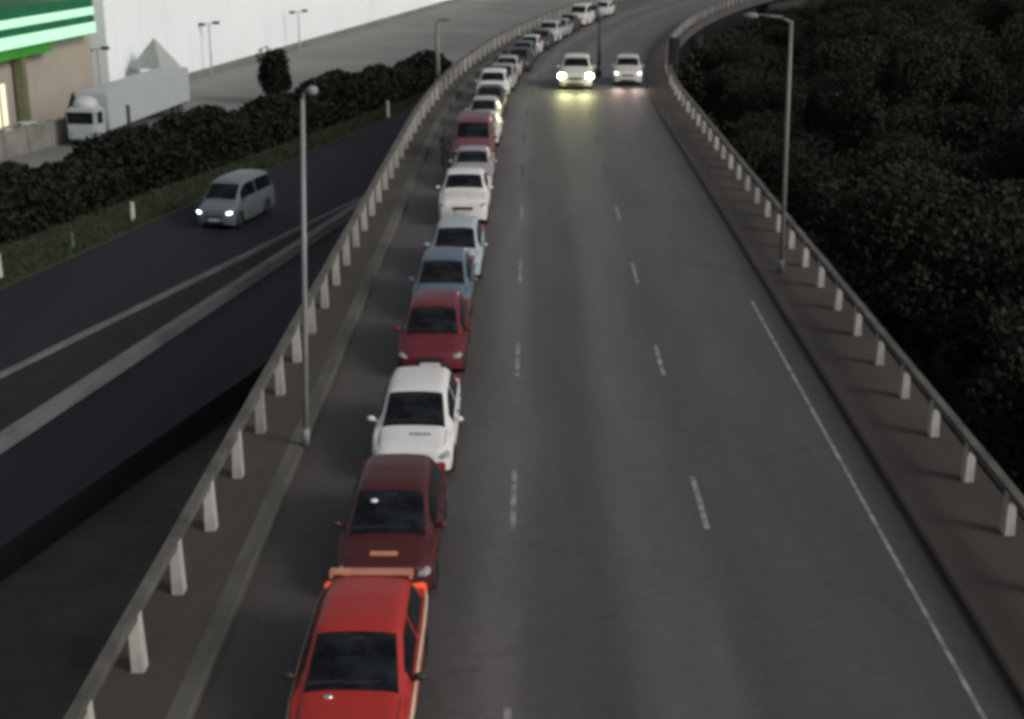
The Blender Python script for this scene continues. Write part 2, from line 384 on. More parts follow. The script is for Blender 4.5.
def barrier(name, l, z, w, h, label, m):
    p, q = l; d = (q - p).normalized(); n = Vector((d.y, -d.x, 0))
    prof = [(-w/2, -.1), (w/2, -.1), (w*.36, h*.3), (w*.26, h), (-w*.26, h), (-w*.36, h*.3)]
    v, f = [], []; N = 40; k = len(prof)
    for i in range(N + 1):
        c = p.lerp(q, i / N); wob = random.uniform(-.02, .02)
        for a, zz in prof: v.append((c.x + n.x * (a + wob), c.y + n.y * (a + wob), z + zz + (wob if zz > .1 else 0)))
    for i in range(N):
        for j in range(k): f.append((i*k + j, i*k + (j+1) % k, (i+1)*k + (j+1) % k, (i+1)*k + j))
    f.append(tuple(reversed(range(k)))); f.append(tuple(range(N*k, N*k + k)))
    o = obj(name, v, f, m); tag(o, label, 'barrier'); return o
barrier('concrete_barrier', line1, GZ, .5, .26, 'thin concrete barrier at the near edge of the freeway the minibus drives on', M_barrier)
barrier('concrete_barrier', band, RZ, .85, .36, 'thick pale concrete barrier between the grass median and the raised ramp', M_barrier)
# dark grass bank between the two barriers
sheet('median', [(p10.x, p10.y, GZ + .05), (b0.x, b0.y, RZ - .02), (b1.x, b1.y, RZ - .02), (p11.x, p11.y, GZ + .05)], M_median)
# dark service lane at the foot of the wall
sl = line2((0, 572), (270, 396), GZ, 25, 60)
sheet('service_lane', [(sl[0].x, sl[0].y, GZ + .006), (sl[0].x + 9, sl[0].y - 6, GZ + .006), (-3, 60, GZ + .006), (sl[1].x + 3, sl[1].y, GZ + .006), (sl[1].x, sl[1].y, GZ + .006)], mat('service_asphalt', (.085, .078, .070), .85, spec=.2, noise=(.3, (.045, .042, .038), .38, .68, (1, 1, 1))))
# grey yard on the far side of the hedge
y_a, y_b = P(-120, 250, GZ), P(480, 60, GZ); y_c, y_d = P(560, -30, GZ), P(-200, 60, GZ)
yl = line2((0, 235), (430, 84), GZ, 60, 220)
sheet('yard', [(yl[0].x, yl[0].y, GZ + .004), (yl[1].x, yl[1].y, GZ + .004), (yl[1].x - 60, yl[1].y + 60, GZ + .004), (yl[0].x - 130, yl[0].y + 120, GZ + .004)], M_yard)

# ------------------------------------------------------------------ foliage
def leaf_quads(pts, size, rng):
    v, f = [], []
    for p in pts:
        s = size * rng.uniform(.6, 1.3)
        e = Euler((rng.uniform(-1.1, 1.1), rng.uniform(-1.1, 1.1), rng.uniform(0, 6.28))).to_matrix()
        k = len(v)
        for a, b in ((-1, 0), (0, -.55), (1, 0), (0, .55)):
            v.append(Vector(p) + e @ Vector((a * s, b * s, 0)))
        f.append((k, k+1, k+2, k+3))
    return v, f

def crown_points(rng, n, rx, rz, zc, lobes):
    cs = []
    for _ in range(lobes):
        a = rng.uniform(0, 6.28); r = rng.uniform(.15, .72); t = rng.uniform(-.6, .75)
        cs.append((math.cos(a)*rx*r, math.sin(a)*rx*r, zc + t*rz, rng.uniform(.26, .48)))
    pts = []
    while len(pts) < n:
        cx, cy, cz, s = rng.choice(cs)
        u = Vector((rng.gauss(0, 1), rng.gauss(0, 1), rng.gauss(0, 1))).normalized() * (rng.random() ** .33)
        pts.append((cx + u.x*rx*s, cy + u.y*rx*s, cz + u.z*rz*s*1.05))
    return pts, cs

tree_protos = []
def make_tree(seed, h, rx, lm, leaf=.14, n=17000, low=0.0, lobes=20):
    rng = random.Random(seed)
    root = empty('tree', (0, 0, 0))
    zc = h * (.62 - low); rz = h * .42
    pts, cs = crown_points(rng, n, rx, rz, zc, lobes)
    v, f = leaf_quads(pts, leaf, rng)
    obj('crown', v, f, lm, root)
    bm = bmesh.new()
    add_tube(bm, (0, 0, -.3), (.1, .05, h * .35), h * .028, h * .02, n=8)
    add_tube(bm, (.1, .05, h * .35), (.0, .1, h * .8), h * .02, h * .006, n=7)
    for (cx, cy, cz, s) in cs[:9]:
        add_tube(bm, (.08, .05, h * rng.uniform(.25, .5)), (cx, cy, cz), h * .009, h * .003, n=5)
    bobj('trunk', bm, M_bark, root, smooth=True)
    return root
def place_tree(proto, loc, sc, rz, label, group, first):
    if first: r = proto
    else:
        r = proto.copy(); C.objects.link(r)
        for ch in [c for c in bpy.data.objects if c.parent == proto]:
            d = ch.copy(); C.objects.link(d); d.parent = r
    r.location = loc; r.scale = (sc, sc, sc * random.uniform(.9, 1.1)); r.rotation_euler = (0, 0, rz)
    tag(r, label, 'tree', group)
    return r
protos = [make_tree(11, 9.0, 4.6, M_leaf), make_tree(12, 8.0, 5.0, M_leaf2), make_tree(13, 10.0, 4.4, M_leaf), make_tree(14, 7.4, 4.8, M_leaf)]
kinds = {0: 'dark rounded tree in the woods beyond the right railing', 1: 'olive green spreading tree in the woods beyond the right railing',
         2: 'taller dark tree in the woods beyond the right railing', 3: 'low broad dark tree in the woods beyond the right railing'}
used = set(); rng = random.Random(5); spots = []
yy = 18.0
while yy < 300:
    xx = X(UR, min(yy, 255)) + (6.2 if yy < 72 else 3.8) + rng.uniform(0, 2.2)
    lim = 14 + (yy + 8) * .46
    first_row = True
    while xx < lim + 8:
        spots.append((xx + rng.uniform(-1.3, 1.3), yy + rng.uniform(-2, 2), .70 if first_row and yy > 72 else .78 if yy > 72 and xx < X(UR, min(yy, 255)) + 14 else 1.0)); first_row = False
        xx += 7.4 + yy * .012
    yy += 6.6 + yy * .015
for (x, y, low_k) in spots:
    k = rng.choice([0, 0, 1, 2, 3, 3])
    place_tree(protos[k], (x, y, GZ), low_k * rng.uniform(.82, 1.1), rng.uniform(0, 6.28), kinds[k], 'trees of the dark woods', k not in used)
    used.add(k)

def undergrowth():
    rng = random.Random(9); pts = []
    for _ in range(16000):
        y = 5 + 270 * rng.random() ** 1.4
        x = X(UR, min(y, 255)) + .8 + rng.random() ** 1.3 * (14 + y * .42)
        pts.append((x, y, GZ + .15 + rng.random() ** 1.6 * 2.2))
    for _ in range(12000):
        y = 72 + 130 * rng.random(); x = X(UR, y) - 5 + 11 * rng.random(); lump = .6 + .4 * math.sin(x * .9 + y * .37) * math.sin(y * .61)
        pts.append((x, y, GZ + .1 + 4.6 * lump * rng.random() ** .7))
    v, f = leaf_quads(pts, .36, rng)
    tag(obj('undergrowth', v, f, M_leaf), 'dark undergrowth filling the ground of the woods', 'undergrowth', kind='stuff')
undergrowth()

def hedge():
    rng = random.Random(21)
    p, q = hedge_l; q = P(452, 83, GZ); d = (q - p).normalized(); n = Vector((-d.y, d.x, 0))
    Lh = (q - p).length
    root = empty('hedge', (p.x, p.y, GZ)); tag(root, 'long dark overgrown hedge between the freeway verge and the grey yard', 'hedge')
    def prof(t):     # height along the hedge
        s = t * Lh
        return 3.75 + .4*math.sin(s*.21) + .35*math.sin(s*.53+1) + .25*math.sin(s*1.3) - .9*t
    pts = []
    for _ in range(60000):
        t = rng.random() ** 1.1; h = prof(t); w = rng.uniform(-.2, 4.2) if rng.random() < .6 else rng.uniform(-.35, .6)
        top = h * (1 - .25*abs(w/2 - 1) ** 2)
        z = top * rng.random() if w < .6 else top * (1 - rng.random() ** 2.2) if rng.random() < .5 else top * rng.uniform(.85, 1.06)
        c = d * (t * Lh) + n * w
        pts.append((c.x, c.y, z))
    v, f = leaf_quads(pts, .25, rng); obj('foliage', v, f, M_hedge, root)
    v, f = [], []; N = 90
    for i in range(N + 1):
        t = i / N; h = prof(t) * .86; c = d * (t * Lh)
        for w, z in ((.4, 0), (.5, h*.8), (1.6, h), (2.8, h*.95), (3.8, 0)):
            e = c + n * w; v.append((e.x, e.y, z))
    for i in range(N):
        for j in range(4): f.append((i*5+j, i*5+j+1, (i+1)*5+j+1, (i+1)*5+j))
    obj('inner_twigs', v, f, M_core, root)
hedge()
def verge_blades():
    rg = random.Random(77); a0, a1 = P(0, 247, GZ), P(430, 90, GZ); b0_, b1_ = P(0, 289, GZ), P(430, 99, GZ); v, f = [], []
    for _ in range(14000):
        t = rg.uniform(-.25, 1) ; w = rg.random() ** .8
        c = a0.lerp(a1, t).lerp(b0_.lerp(b1_, t), w); h = rg.uniform(.08, .34) * (1.3 if w > .9 else 1); an = rg.uniform(0, 3.14); dx, dy = math.cos(an) * .05, math.sin(an) * .05; k = len(v)
        v += [(c.x - dx, c.y - dy, GZ + .05), (c.x + dx, c.y + dy, GZ + .05), (c.x + rg.uniform(-.1, .1), c.y + rg.uniform(-.1, .1), GZ + .05 + h)]; f.append((k, k+1, k+2))
    tag(obj('verge_grass', v, f, leaf_mat('grass_blades', (.022, .030, .014), (.052, .062, .030))), 'rough green grass on the verge below the hedge', 'grass', kind='stuff')
verge_blades()
t = make_tree(31, 5.4, 1.75, M_hedge, leaf=.18, n=9000, low=.1, lobes=46)
pt = P(276, 104, GZ); t.location = pt; tag(t, 'small round dark tree rising above the hedge in front of the white wall', 'tree')

# ------------------------------------------------------------------ white building, filling station
wA, wB = P(92, 108, GZ), P(430, 9, GZ)
wd = (wB - wA).normalized(); wnrm = Vector((-wd.y, wd.x, 0))
def build_white():
    root = empty('warehouse', (wA.x, wA.y, GZ), -math.atan2(wd.x, wd.y)); tag(root, 'huge plain white warehouse with its long side wall towards the freeway', 'building')
    Lw = (wB - wA).length + 60
    bm = bmesh.new(); add_box(bm, (-30, Lw/2 + 3.6, 8), (60, Lw - 1, 16)); bobj('wall', bm, M_white, root)
    bm = bmesh.new(); add_box(bm, (-30, Lw/2, 16.3), (60.6, Lw + .6, .5)); bobj('roof', bm, mat('roof_sheet', (.3, .31, .32), .5, noise=(.2, (.22, .23, .24), .4, .7, (1, 1, 1))), root)
    bm = bmesh.new()
    for i in range(1, int(Lw / 6)): add_box(bm, (.012, i * 6.0, 8), (.02, .05, 15.9))
    bobj('panel_joint', bm, mat('joint_sealant', (.7, .72, .72), .7, noise=(.4, (.6, .63, .64), .4, .7, (1, 1, 1))), root)
    bm = bmesh.new(); add_box(bm, (.03, Lw/2, .35), (.05, Lw, .7)); bobj('plinth', bm, M_yard, root)
build_white()

M_mint = mat('mint_light_band', (.55, .85, .65), .4, emit=(.42, 1.0, .62), estr=.30)
M_green = mat('green_fascia', (.02, .16, .07), .4, noise=(.6, (.015, .11, .05), .4, .7, (1, 1, 1)))
M_soffit = mat('green_soffit', (.05, .30, .03), .5, noise=(.5, (.04, .22, .03), .4, .7, (1, 1, 1)))
M_shop = mat('lit_shop_glass', (.8, .78, .6), .3, emit=(1.0, .95, .66), estr=.36)
M_olive = mat('olive_column', (.15, .16, .08), .6, noise=(1, (.1, .11, .06), .4, .7, (1, 1, 1)))
def build_station():
    o = wA + wd * -1.0
    root = empty('filling_station', (o.x, o.y, GZ), -math.atan2(wd.x, wd.y) + R(2))
    tag(root, 'green and mint striped filling station canopy glowing beside the white warehouse', 'filling station')
    # local: +y away along the wall, +x towards the freeway
    L_ = 44
    bm = bmesh.new(); add_box(bm, (-8.1, -L_/2 + 2.2, 3.6), (16, L_, 7.2)); bobj('wall', bm, M_tan, root)
    z = 6.5
    for name, m, dz, hh, pr in (('light_band', M_mint, .95, .95, 0), ('fascia', M_green, 1.75, .65, -.05), ('light_band', M_mint, 2.42, .68, -.02), ('fascia', M_green, 3.2, .9, -.06)):
        bm = bmesh.new(); add_box(bm, (-6.0 + pr, -L_/2 + .2, z + dz), (15 + 2*pr, L_ + 2*pr, hh - .004), bevel=.05); bobj(name, bm, m, root)
    bm = bmesh.new(); add_box(bm, (-6.0, -L_/2 - 3, z + .02), (14.0, L_ - 10, .88)); bobj('soffit', bm, M_soffit, root)
    for yy in (-13, -22, -31, -40):
        bm = bmesh.new(); add_box(bm, (.5, yy, 3.0), (.8, .8, 6.05), bevel=.05); bobj('column', bm, M_olive, root)
    for yy in (-18, -27, -36):
        bm = bmesh.new(); add_box(bm, (-.06, yy, 2.4), (.06, 6.4, 3.4)); w = bobj('shop_window', bm, M_shop, root)
        for q in range(-1, 2):
            bm = bmesh.new(); add_box(bm, (-.0, yy + q * 2.1, 2.4), (.08, .09, 3.4)); bobj('mullion', bm, M_black, w)
build_station()

def lamp_double(px, py, h, label):
    b = P(px, py, GZ); root = empty('yard_lamp', (b.x, b.y, GZ), R(-12)); tag(root, label, 'lamp post', 'double headed lamps in the yard')
    bm = bmesh.new(); add_tube(bm, (0, 0, 0), (0, 0, h), .10, .07, n=10); bobj('pole', bm, M_steel, root)
    bm = bmesh.new(); add_tube(bm, (-.75, 0, h - .05), (.75, 0, h + .12), .05, n=8); bobj('arm', bm, M_steel, root)
    for s in (-1, 1):
        bm = bmesh.new(); add_box(bm, (s * .85, 0, h + .05 + .11 * s), (.75, .4, .3), bevel=.06); bobj('lamp_head', bm, M_steel_d, root)
lamp_double(212, 76, 5.6, 'double headed lamp post in front of the middle of the white wall')
lamp_double(102, 106, 5.2, 'double headed lamp post behind the cab of the white truck')

lamp_double(300, 52, 5.0, 'double headed lamp post furthest right along the white wall')

def gazebo():
    b = P(158, 97, GZ); root = empty('gazebo', (b.x, b.y, GZ), R(-20)); tag(root, 'grey pyramid roofed shelter standing behind the white truck', 'shelter')
    bm = bmesh.new(); a = 1.75
    vs_ = [bm.verts.new(c) for c in ((-a, -a, 2.9), (a, -a, 2.9), (a, a, 2.9), (-a, a, 2.9), (0, 0, 5.7))]
    for i in range(4): bm.faces.new((vs_[i], vs_[(i+1) % 4], vs_[4]))
    bm.faces.new(vs_[3::-1]); bobj('roof', bm, mat('grey_canvas', (.32, .34, .33), .8, noise=(1, (.25, .27, .25), .4, .7, (1, 1, 1))), root)
    for sx in (-1, 1):
        for sy in (-1, 1):
            bm = bmesh.new(); add_tube(bm, (sx*1.6, sy*1.6, 0), (sx*1.6, sy*1.6, 2.92), .06, n=8); bobj('post', bm, M_steel, root)
gazebo()

M_wt = paint('truck_white', (.40, .43, .45), .55)
def wheel(parent, x, y, r, w, name='wheel', z=None):
    z = r if z is None else z
    bm = bmesh.new(); n = 20
    prof = [(-w/2, r*.62), (-w/2, r*.93), (-w*.38, r), (w*.38, r), (w/2, r*.93), (w/2, r*.62)]
    ring = []
    for a, rr in prof: ring.append([bm.verts.new((a, math.cos(6.2832*i/n)*rr, math.sin(6.2832*i/n)*rr)) for i in range(n)])
    for k in range(len(prof) - 1):
        for i in range(n): bm.faces.new((ring[k][i], ring[k][(i+1) % n], ring[k+1][(i+1) % n], ring[k+1][i]))
    o = bobj(name, bm, M_tyre, parent, True); o.location = (x, y, z)
    bm = bmesh.new(); s = 1 if x > 0 else -1
    add_tube(bm, (-w*.2, 0, 0), (w*.2, 0, 0), r*.63, n=16)
    for i in range(5):
        a = 6.2832*i/5; add_box(bm, (s*w*.3, math.cos(a)*r*.33, math.sin(a)*r*.33), (.03, r*.16, r*.55), rot=(a - math.pi/2, 0, 0))
    bobj('rim', bm, M_rim, o)
    return o

def box_truck():
    f = P(112, 143, GZ); g = P(192, 111, GZ); d = (g - f).normalized()
    root = empty('box_truck', (f.x - 1.4, f.y, GZ + .02), -math.atan2(d.x, d.y)); tag(root, 'long white box truck parked in the yard behind the hedge', 'truck')
    Lb = (g - f).length
    bm = bmesh.new(); add_box(bm, (0, Lb/2 + .2, 2.45), (2.6, Lb, 3.0), bevel=.06); bobj('cargo_box', bm, M_wt, root)
    for i in range(1, 8):
        bm = bmesh.new(); add_box(bm, (1.31, .2 + Lb * i / 8, 2.45), (.03, .06, 2.9))
        bobj('panel_rib', bm, mat('truck_rib', (.5, .54, .57), .5, noise=(2, (.42, .46, .5), .4, .7, (1, 1, 1))), root)
    bm = bmesh.new(); add_box(bm, (0, Lb/2, .75), (1.1, Lb + 2, .3)); bobj('chassis', bm, M_black, root)
    bm = bmesh.new(); add_box(bm, (0, -1.15, 1.75), (2.4, 2.1, 2.5), bevel=.18); bobj('cab', bm, M_wt, root)
    bm = bmesh.new(); add_ball(bm, (0, -.95, 3.1), (1.0, .95, .75)); bobj('roof_deflector', bm, paint('deflector_white', (.46, .46, .46), .6), root, True)
    bm = bmesh.new(); add_box(bm, (0, -2.21, 2.25), (2.1, .05, .9), bevel=.02); bobj('windscreen', bm, M_glass, root)
    for s in (-1, 1):
        bm = bmesh.new(); add_box(bm, (s * 1.21, -1.3, 2.2), (.05, 1.0, .9), bevel=.02); bobj('side_window', bm, M_glass, root)
        bm = bmesh.new(); add_box(bm, (s * .85, -2.21, 1.0), (.4, .06, .24), bevel=.02); bobj('headlight', bm, M_lens, root)
        for y in (-1.1, 2.2, Lb - 3.4, Lb - 2.2): wheel(root, s * 1.08, y, .5, .32)
box_truck()
def simple_pole(name, px, py, h, r, m, label, cat, group=None, cap=None):
    b = P(px, py, GZ); root = obj(name, [], [], None) ; bpy.data.objects.remove(root)
    bm = bmesh.new(); add_tube(bm, (0, 0, 0), (0, 0, h), r, r * .85, n=10)
    if cap: add_box(bm, (0, 0, h), cap, bevel=.01)
    o = bobj(name, bm, m); o.location = (b.x, b.y, GZ); tag(o, label, cat, group); return o
simple_pole('bollard', 131, 146, 3.2, .17, M_steel_d, 'dark upright post in front of the long white truck', 'post')
M_marker = mat('white_marker', (.5, .52, .47), .7, noise=(2, (.32, .34, .3), .4, .7, (1, 1, 1)))
simple_pole('marker_post', 133, 221, 1.15, .16, M_marker, 'white marker post on the green verge left of the minibus', 'marker post', 'marker posts on the verge')
simple_pole('marker_post', 388, 118, 1.5, .16, M_marker, 'white marker post furthest along the verge near the flyover', 'marker post', 'marker posts on the verge')
simple_pole('marker_post', 73, 249, .9, .13, mat('mossy_marker', (.09, .12, .07), .8, noise=(2, (.06, .08, .05), .4, .7, (1, 1, 1))), 'mossy dark marker post on the verge before the hedge', 'marker post', 'marker posts on the verge')
simple_pole('marker_post', -1, 278, 1.25, .22, M_marker, 'pale thick marker post cut off at the left border of the photo', 'marker post', 'marker posts on the verge')
simple_pole('thin_pole', 158, 187, 2.6, .07, M_steel_r, 'thin grey pole standing against the dark hedge', 'pole')
def low_wall():
    p, q = P(-60, 175, GZ), P(84, 138, GZ); d = (q - p).normalized()
    bm = bmesh.new(); c = (p + q) / 2
    Lw = (q - p).length
    add_box(bm, (0, 0, .9), (.3, Lw, 1.8)); add_box(bm, (0, 0, 1.86), (.42, Lw + .1, .12))
    for i in range(6): add_box(bm, (.02, -Lw/2 + Lw * (i + .5) / 6, 1.0), (.42, .42, 2.1))
    o = bobj('yard_wall', bm, mat('grey_plaster', (.22, .21, .19), .85, noise=(.5, (.13, .125, .115), .4, .7, (1, 1, 1)))); o.location = (c.x, c.y, GZ); o.rotation_euler = (0, 0, -math.atan2(d.x, d.y))
    tag(o, 'low grey plastered wall in front of the filling station', 'wall')
low_wall()
def cone_shrub():
    b = P(76, 128, GZ); rg = random.Random(3); root = empty('conical_shrub', (b.x, b.y, GZ)); tag(root, 'small conical grey green shrub beside the white truck cab', 'shrub')
    pts = []
    for _ in range(1500):
        t = rg.random() ** .7; a = rg.uniform(0, 6.28); r = 1.1 * t * rg.random() ** .4; pts.append((math.cos(a)*r, math.sin(a)*r, 2.6 * (1 - t) + .3))
    v, f = leaf_quads(pts, .16, rg); obj('foliage', v, f, leaf_mat('shrub_leaves', (.05, .06, .04), (.1, .11, .08)), root)
    bm = bmesh.new(); add_tube(bm, (0, 0, 0), (0, 0, 2.2), .06, .03, n=6); bobj('stem', bm, M_bark, root)
cone_shrub()

# ------------------------------------------------------------------ street lamps on the flyover
def street_lamp(x, y, h, arm, label, m, r=.10, z=.15, hl=.36):
    root = empty('street_lamp', (x, y, z)); tag(root, label, 'street lamp', 'street lamps on the flyover')
    bm = bmesh.new(); add_tube(bm, (0, 0, 0), (0, 0, h), r, r * .7, n=12); bobj('pole', bm, m, root, True)
    bm = bmesh.new(); add_tube(bm, (0, 0, 0), (0, 0, .4), r * 1.3, r * 1.25, n=12); bobj('base', bm, m, root, True)
    s = 1 if arm > 0 else -1
    bm = bmesh.new(); a = abs(arm)
    add_tube(bm, (0, 0, h - .05), (s * a * .3, 0, h + .12), r * .6, r * .5, n=8); add_tube(bm, (s * a * .3, 0, h + .12), (s * a, 0, h + .2), r * .5, r * .4, n=8)
    bobj('arm', bm, m, root, True)
    bm = bmesh.new(); add_ball(bm, (s * (a + hl * .6), 0, h + .17), (hl, .15, .10)); bobj('lamp_head', bm, m, root, True)
    return root
l1 = P(306, 446, .15)
sl1 = street_lamp(l1.x, l1.y, 7.25, .12, 'tall grey street lamp on the left walkway near the red cars', mat('dull_steel', (.26, .275, .275), .6, noise=(.5, (.12, .12, .115), .4, .66, (1, 1, .3))), r=.064, hl=.12)
sl1.rotation_euler = (0, R(2.0), 0)
l2 = P(781, 272, .15)
sl2 = street_lamp(l2.x, l2.y, 7.6, -1.05, 'grey green street lamp with its arm over the road before the woods', M_steel_r, r=.078, hl=.24)
sl2.rotation_euler = (0, R(-1.0), 0)
l3 = P(438, 86, .15)
street_lamp(l3.x, l3.y, 3.9, .3, 'distant grey street lamp on the left walkway where the flyover bends', M_steel_r, r=.16)
def bend_sign():
    b = P(672, 84, 0); M_pg = mat('purple_grey_steel', (.05, .046, .055), .6, noise=(1, (.032, .03, .036), .4, .7, (1, 1, 1)))
    root = empty('road_sign', (b.x, b.y, .1), R(-50)); tag(root, 'dark purple grey sign turned edge on at the bend by the right railing', 'road sign')
    for s in (-1, 1):
        bm = bmesh.new(); add_tube(bm, (s * .35, 0, 0), (s * .35, 0, 2.9), .05, n=8); bobj('post', bm, M_pg, root)
    bm = bmesh.new(); add_box(bm, (0, .07, 2.0), (1.0, .05, 1.7), bevel=.02); bobj('panel', bm, M_pg, root)
bend_sign()
def utility_pole():
    root = empty('utility_pole', (17.3, 47.0, GZ)); tag(root, 'thick grey pole among the trees at the far right', 'pole')
    bm = bmesh.new(); add_tube(bm, (0, 0, 0), (0, 0, 17), .22, .18, n=12); bobj('shaft', bm, M_steel_d, root, True)
    bm = bmesh.new(); add_box(bm, (0, 0, 16.2), (1.6, .12, .14)); bobj('cross_arm', bm, M_steel_d, root)
utility_pole()
def dark_pole():
    b = P(599, 76, 0); root = empty('sign_pole', (b.x, b.y, 0)); tag(root, 'dark slender pole with a pale head between the yellow lit car and the silver car', 'pole')
    bm = bmesh.new(); add_tube(bm, (0, 0, 0), (0, 0, 3.9), .13, .11, n=10); bobj('shaft', bm, M_steel_d, root, True)
    bm = bmesh.new(); add_tube(bm, (0, 0, 0), (0, 0, .7), .2, .17, n=10); bobj('base', bm, M_black, root, True)
    bm = bmesh.new(); add_ball(bm, (0, 0, 4.2), (.32, .25, .36)); bobj('head', bm, M_lens, root, True)
dark_pole()

# ------------------------------------------------------------------ vehicles
#  keys: (y from the nose, half width, belt height, half width of the top, top height)
TYPES = {
 'hatchback': dict(L=4.0, W=.83, wheels=(.74, 3.22), r=.30, cowl=.74, head=1.62, rear0=3.35, rear1=3.78, belt=.93,
   keys=[(0, .66, .56, .60, .62), (.06, .74, .62, .66, .70), (.28, .81, .68, .70, .78), (.72, .83, .84, .72, .88), (1.66, .83, .93, .60, 1.40), (1.95, .83, .94, .60, 1.44),
         (2.6, .83, .95, .60, 1.45), (3.3, .82, .96, .58, 1.38), (3.8, .80, .95, .62, 1.02), (3.94, .76, .88, .64, .92), (4.0, .68, .66, .60, .70)]),
 'sedan': dict(L=4.4, W=.86, wheels=(.80, 3.50), r=.31, cowl=1.14, head=1.84, rear0=3.08, rear1=3.62, belt=.93,
   keys=[(0, .68, .55, .62, .60), (.06, .76, .62, .68, .68), (.3, .84, .68, .72, .76), (1.1, .86, .87, .74, .93), (1.88, .86, .92, .61, 1.37), (2.2, .86, .93, .61, 1.42),
         (2.7, .86, .94, .61, 1.42), (3.1, .86, .94, .60, 1.36), (3.68, .85, .93, .70, 1.02), (4.2, .82, .92, .70, .98), (4.34, .78, .84, .68, .88), (4.4, .7, .6, .62, .66)]),
 'suv': dict(L=4.5, W=.92, wheels=(.86, 3.56), r=.36, cowl=1.18, head=1.80, rear0=3.95, rear1=4.3, belt=1.08,
   keys=[(0, .74, .72, .68, .80), (.06, .82, .82, .74, .90), (.28, .90, .90, .78, .98), (1.12, .92, 1.02, .80, 1.08), (1.84, .92, 1.08, .68, 1.62), (2.15, .92, 1.09, .68, 1.68),
         (3.0, .92, 1.1, .68, 1.69), (3.9, .91, 1.1, .66, 1.62), (4.32, .88, 1.1, .70, 1.2), (4.44, .84, 1.0, .72, 1.05), (4.5, .76, .7, .66, .76)]),
 'minibus': dict(L=4.9, W=.90, wheels=(.86, 3.85), r=.33, cowl=.72, head=1.42, rear0=4.5, rear1=4.78, belt=1.16,
   keys=[(0, .70, .66, .66, .76), (.05, .80, .80, .74, .92), (.2, .87, .90, .78, 1.02), (.68, .90, 1.08, .80, 1.16), (1.46, .90, 1.16, .72, 1.86), (1.75, .90, 1.17, .72, 1.95),
         (3.0, .90, 1.18, .72, 1.98), (4.4, .90, 1.18, .71, 1.93), (4.76, .88, 1.15, .74, 1.4), (4.86, .86, 1.0, .76, 1.1), (4.9, .78, .7, .7, .8)]),
 'pickup': dict(L=4.9, W=.90, wheels=(.90, 3.90), r=.37, cowl=1.28, head=1.88, rear0=2.98, rear1=3.16, belt=1.06,
   keys=[(0, .74, .74, .68, .82), (.06, .82, .84, .74, .92), (.28, .88, .92, .78, 1.0), (1.22, .90, 1.02, .80, 1.08), (1.92, .90, 1.06, .66, 1.60), (2.15, .90, 1.07, .66, 1.66),
         (2.9, .90, 1.08, .66, 1.64), (3.22, .90, 1.08, .74, 1.16), (3.26, .90, 1.02, .82, 1.06), (4.7, .89, 1.02, .82, 1.06), (4.86, .86, .96, .8, 1.0), (4.9, .8, .7, .72, .76)]),
}
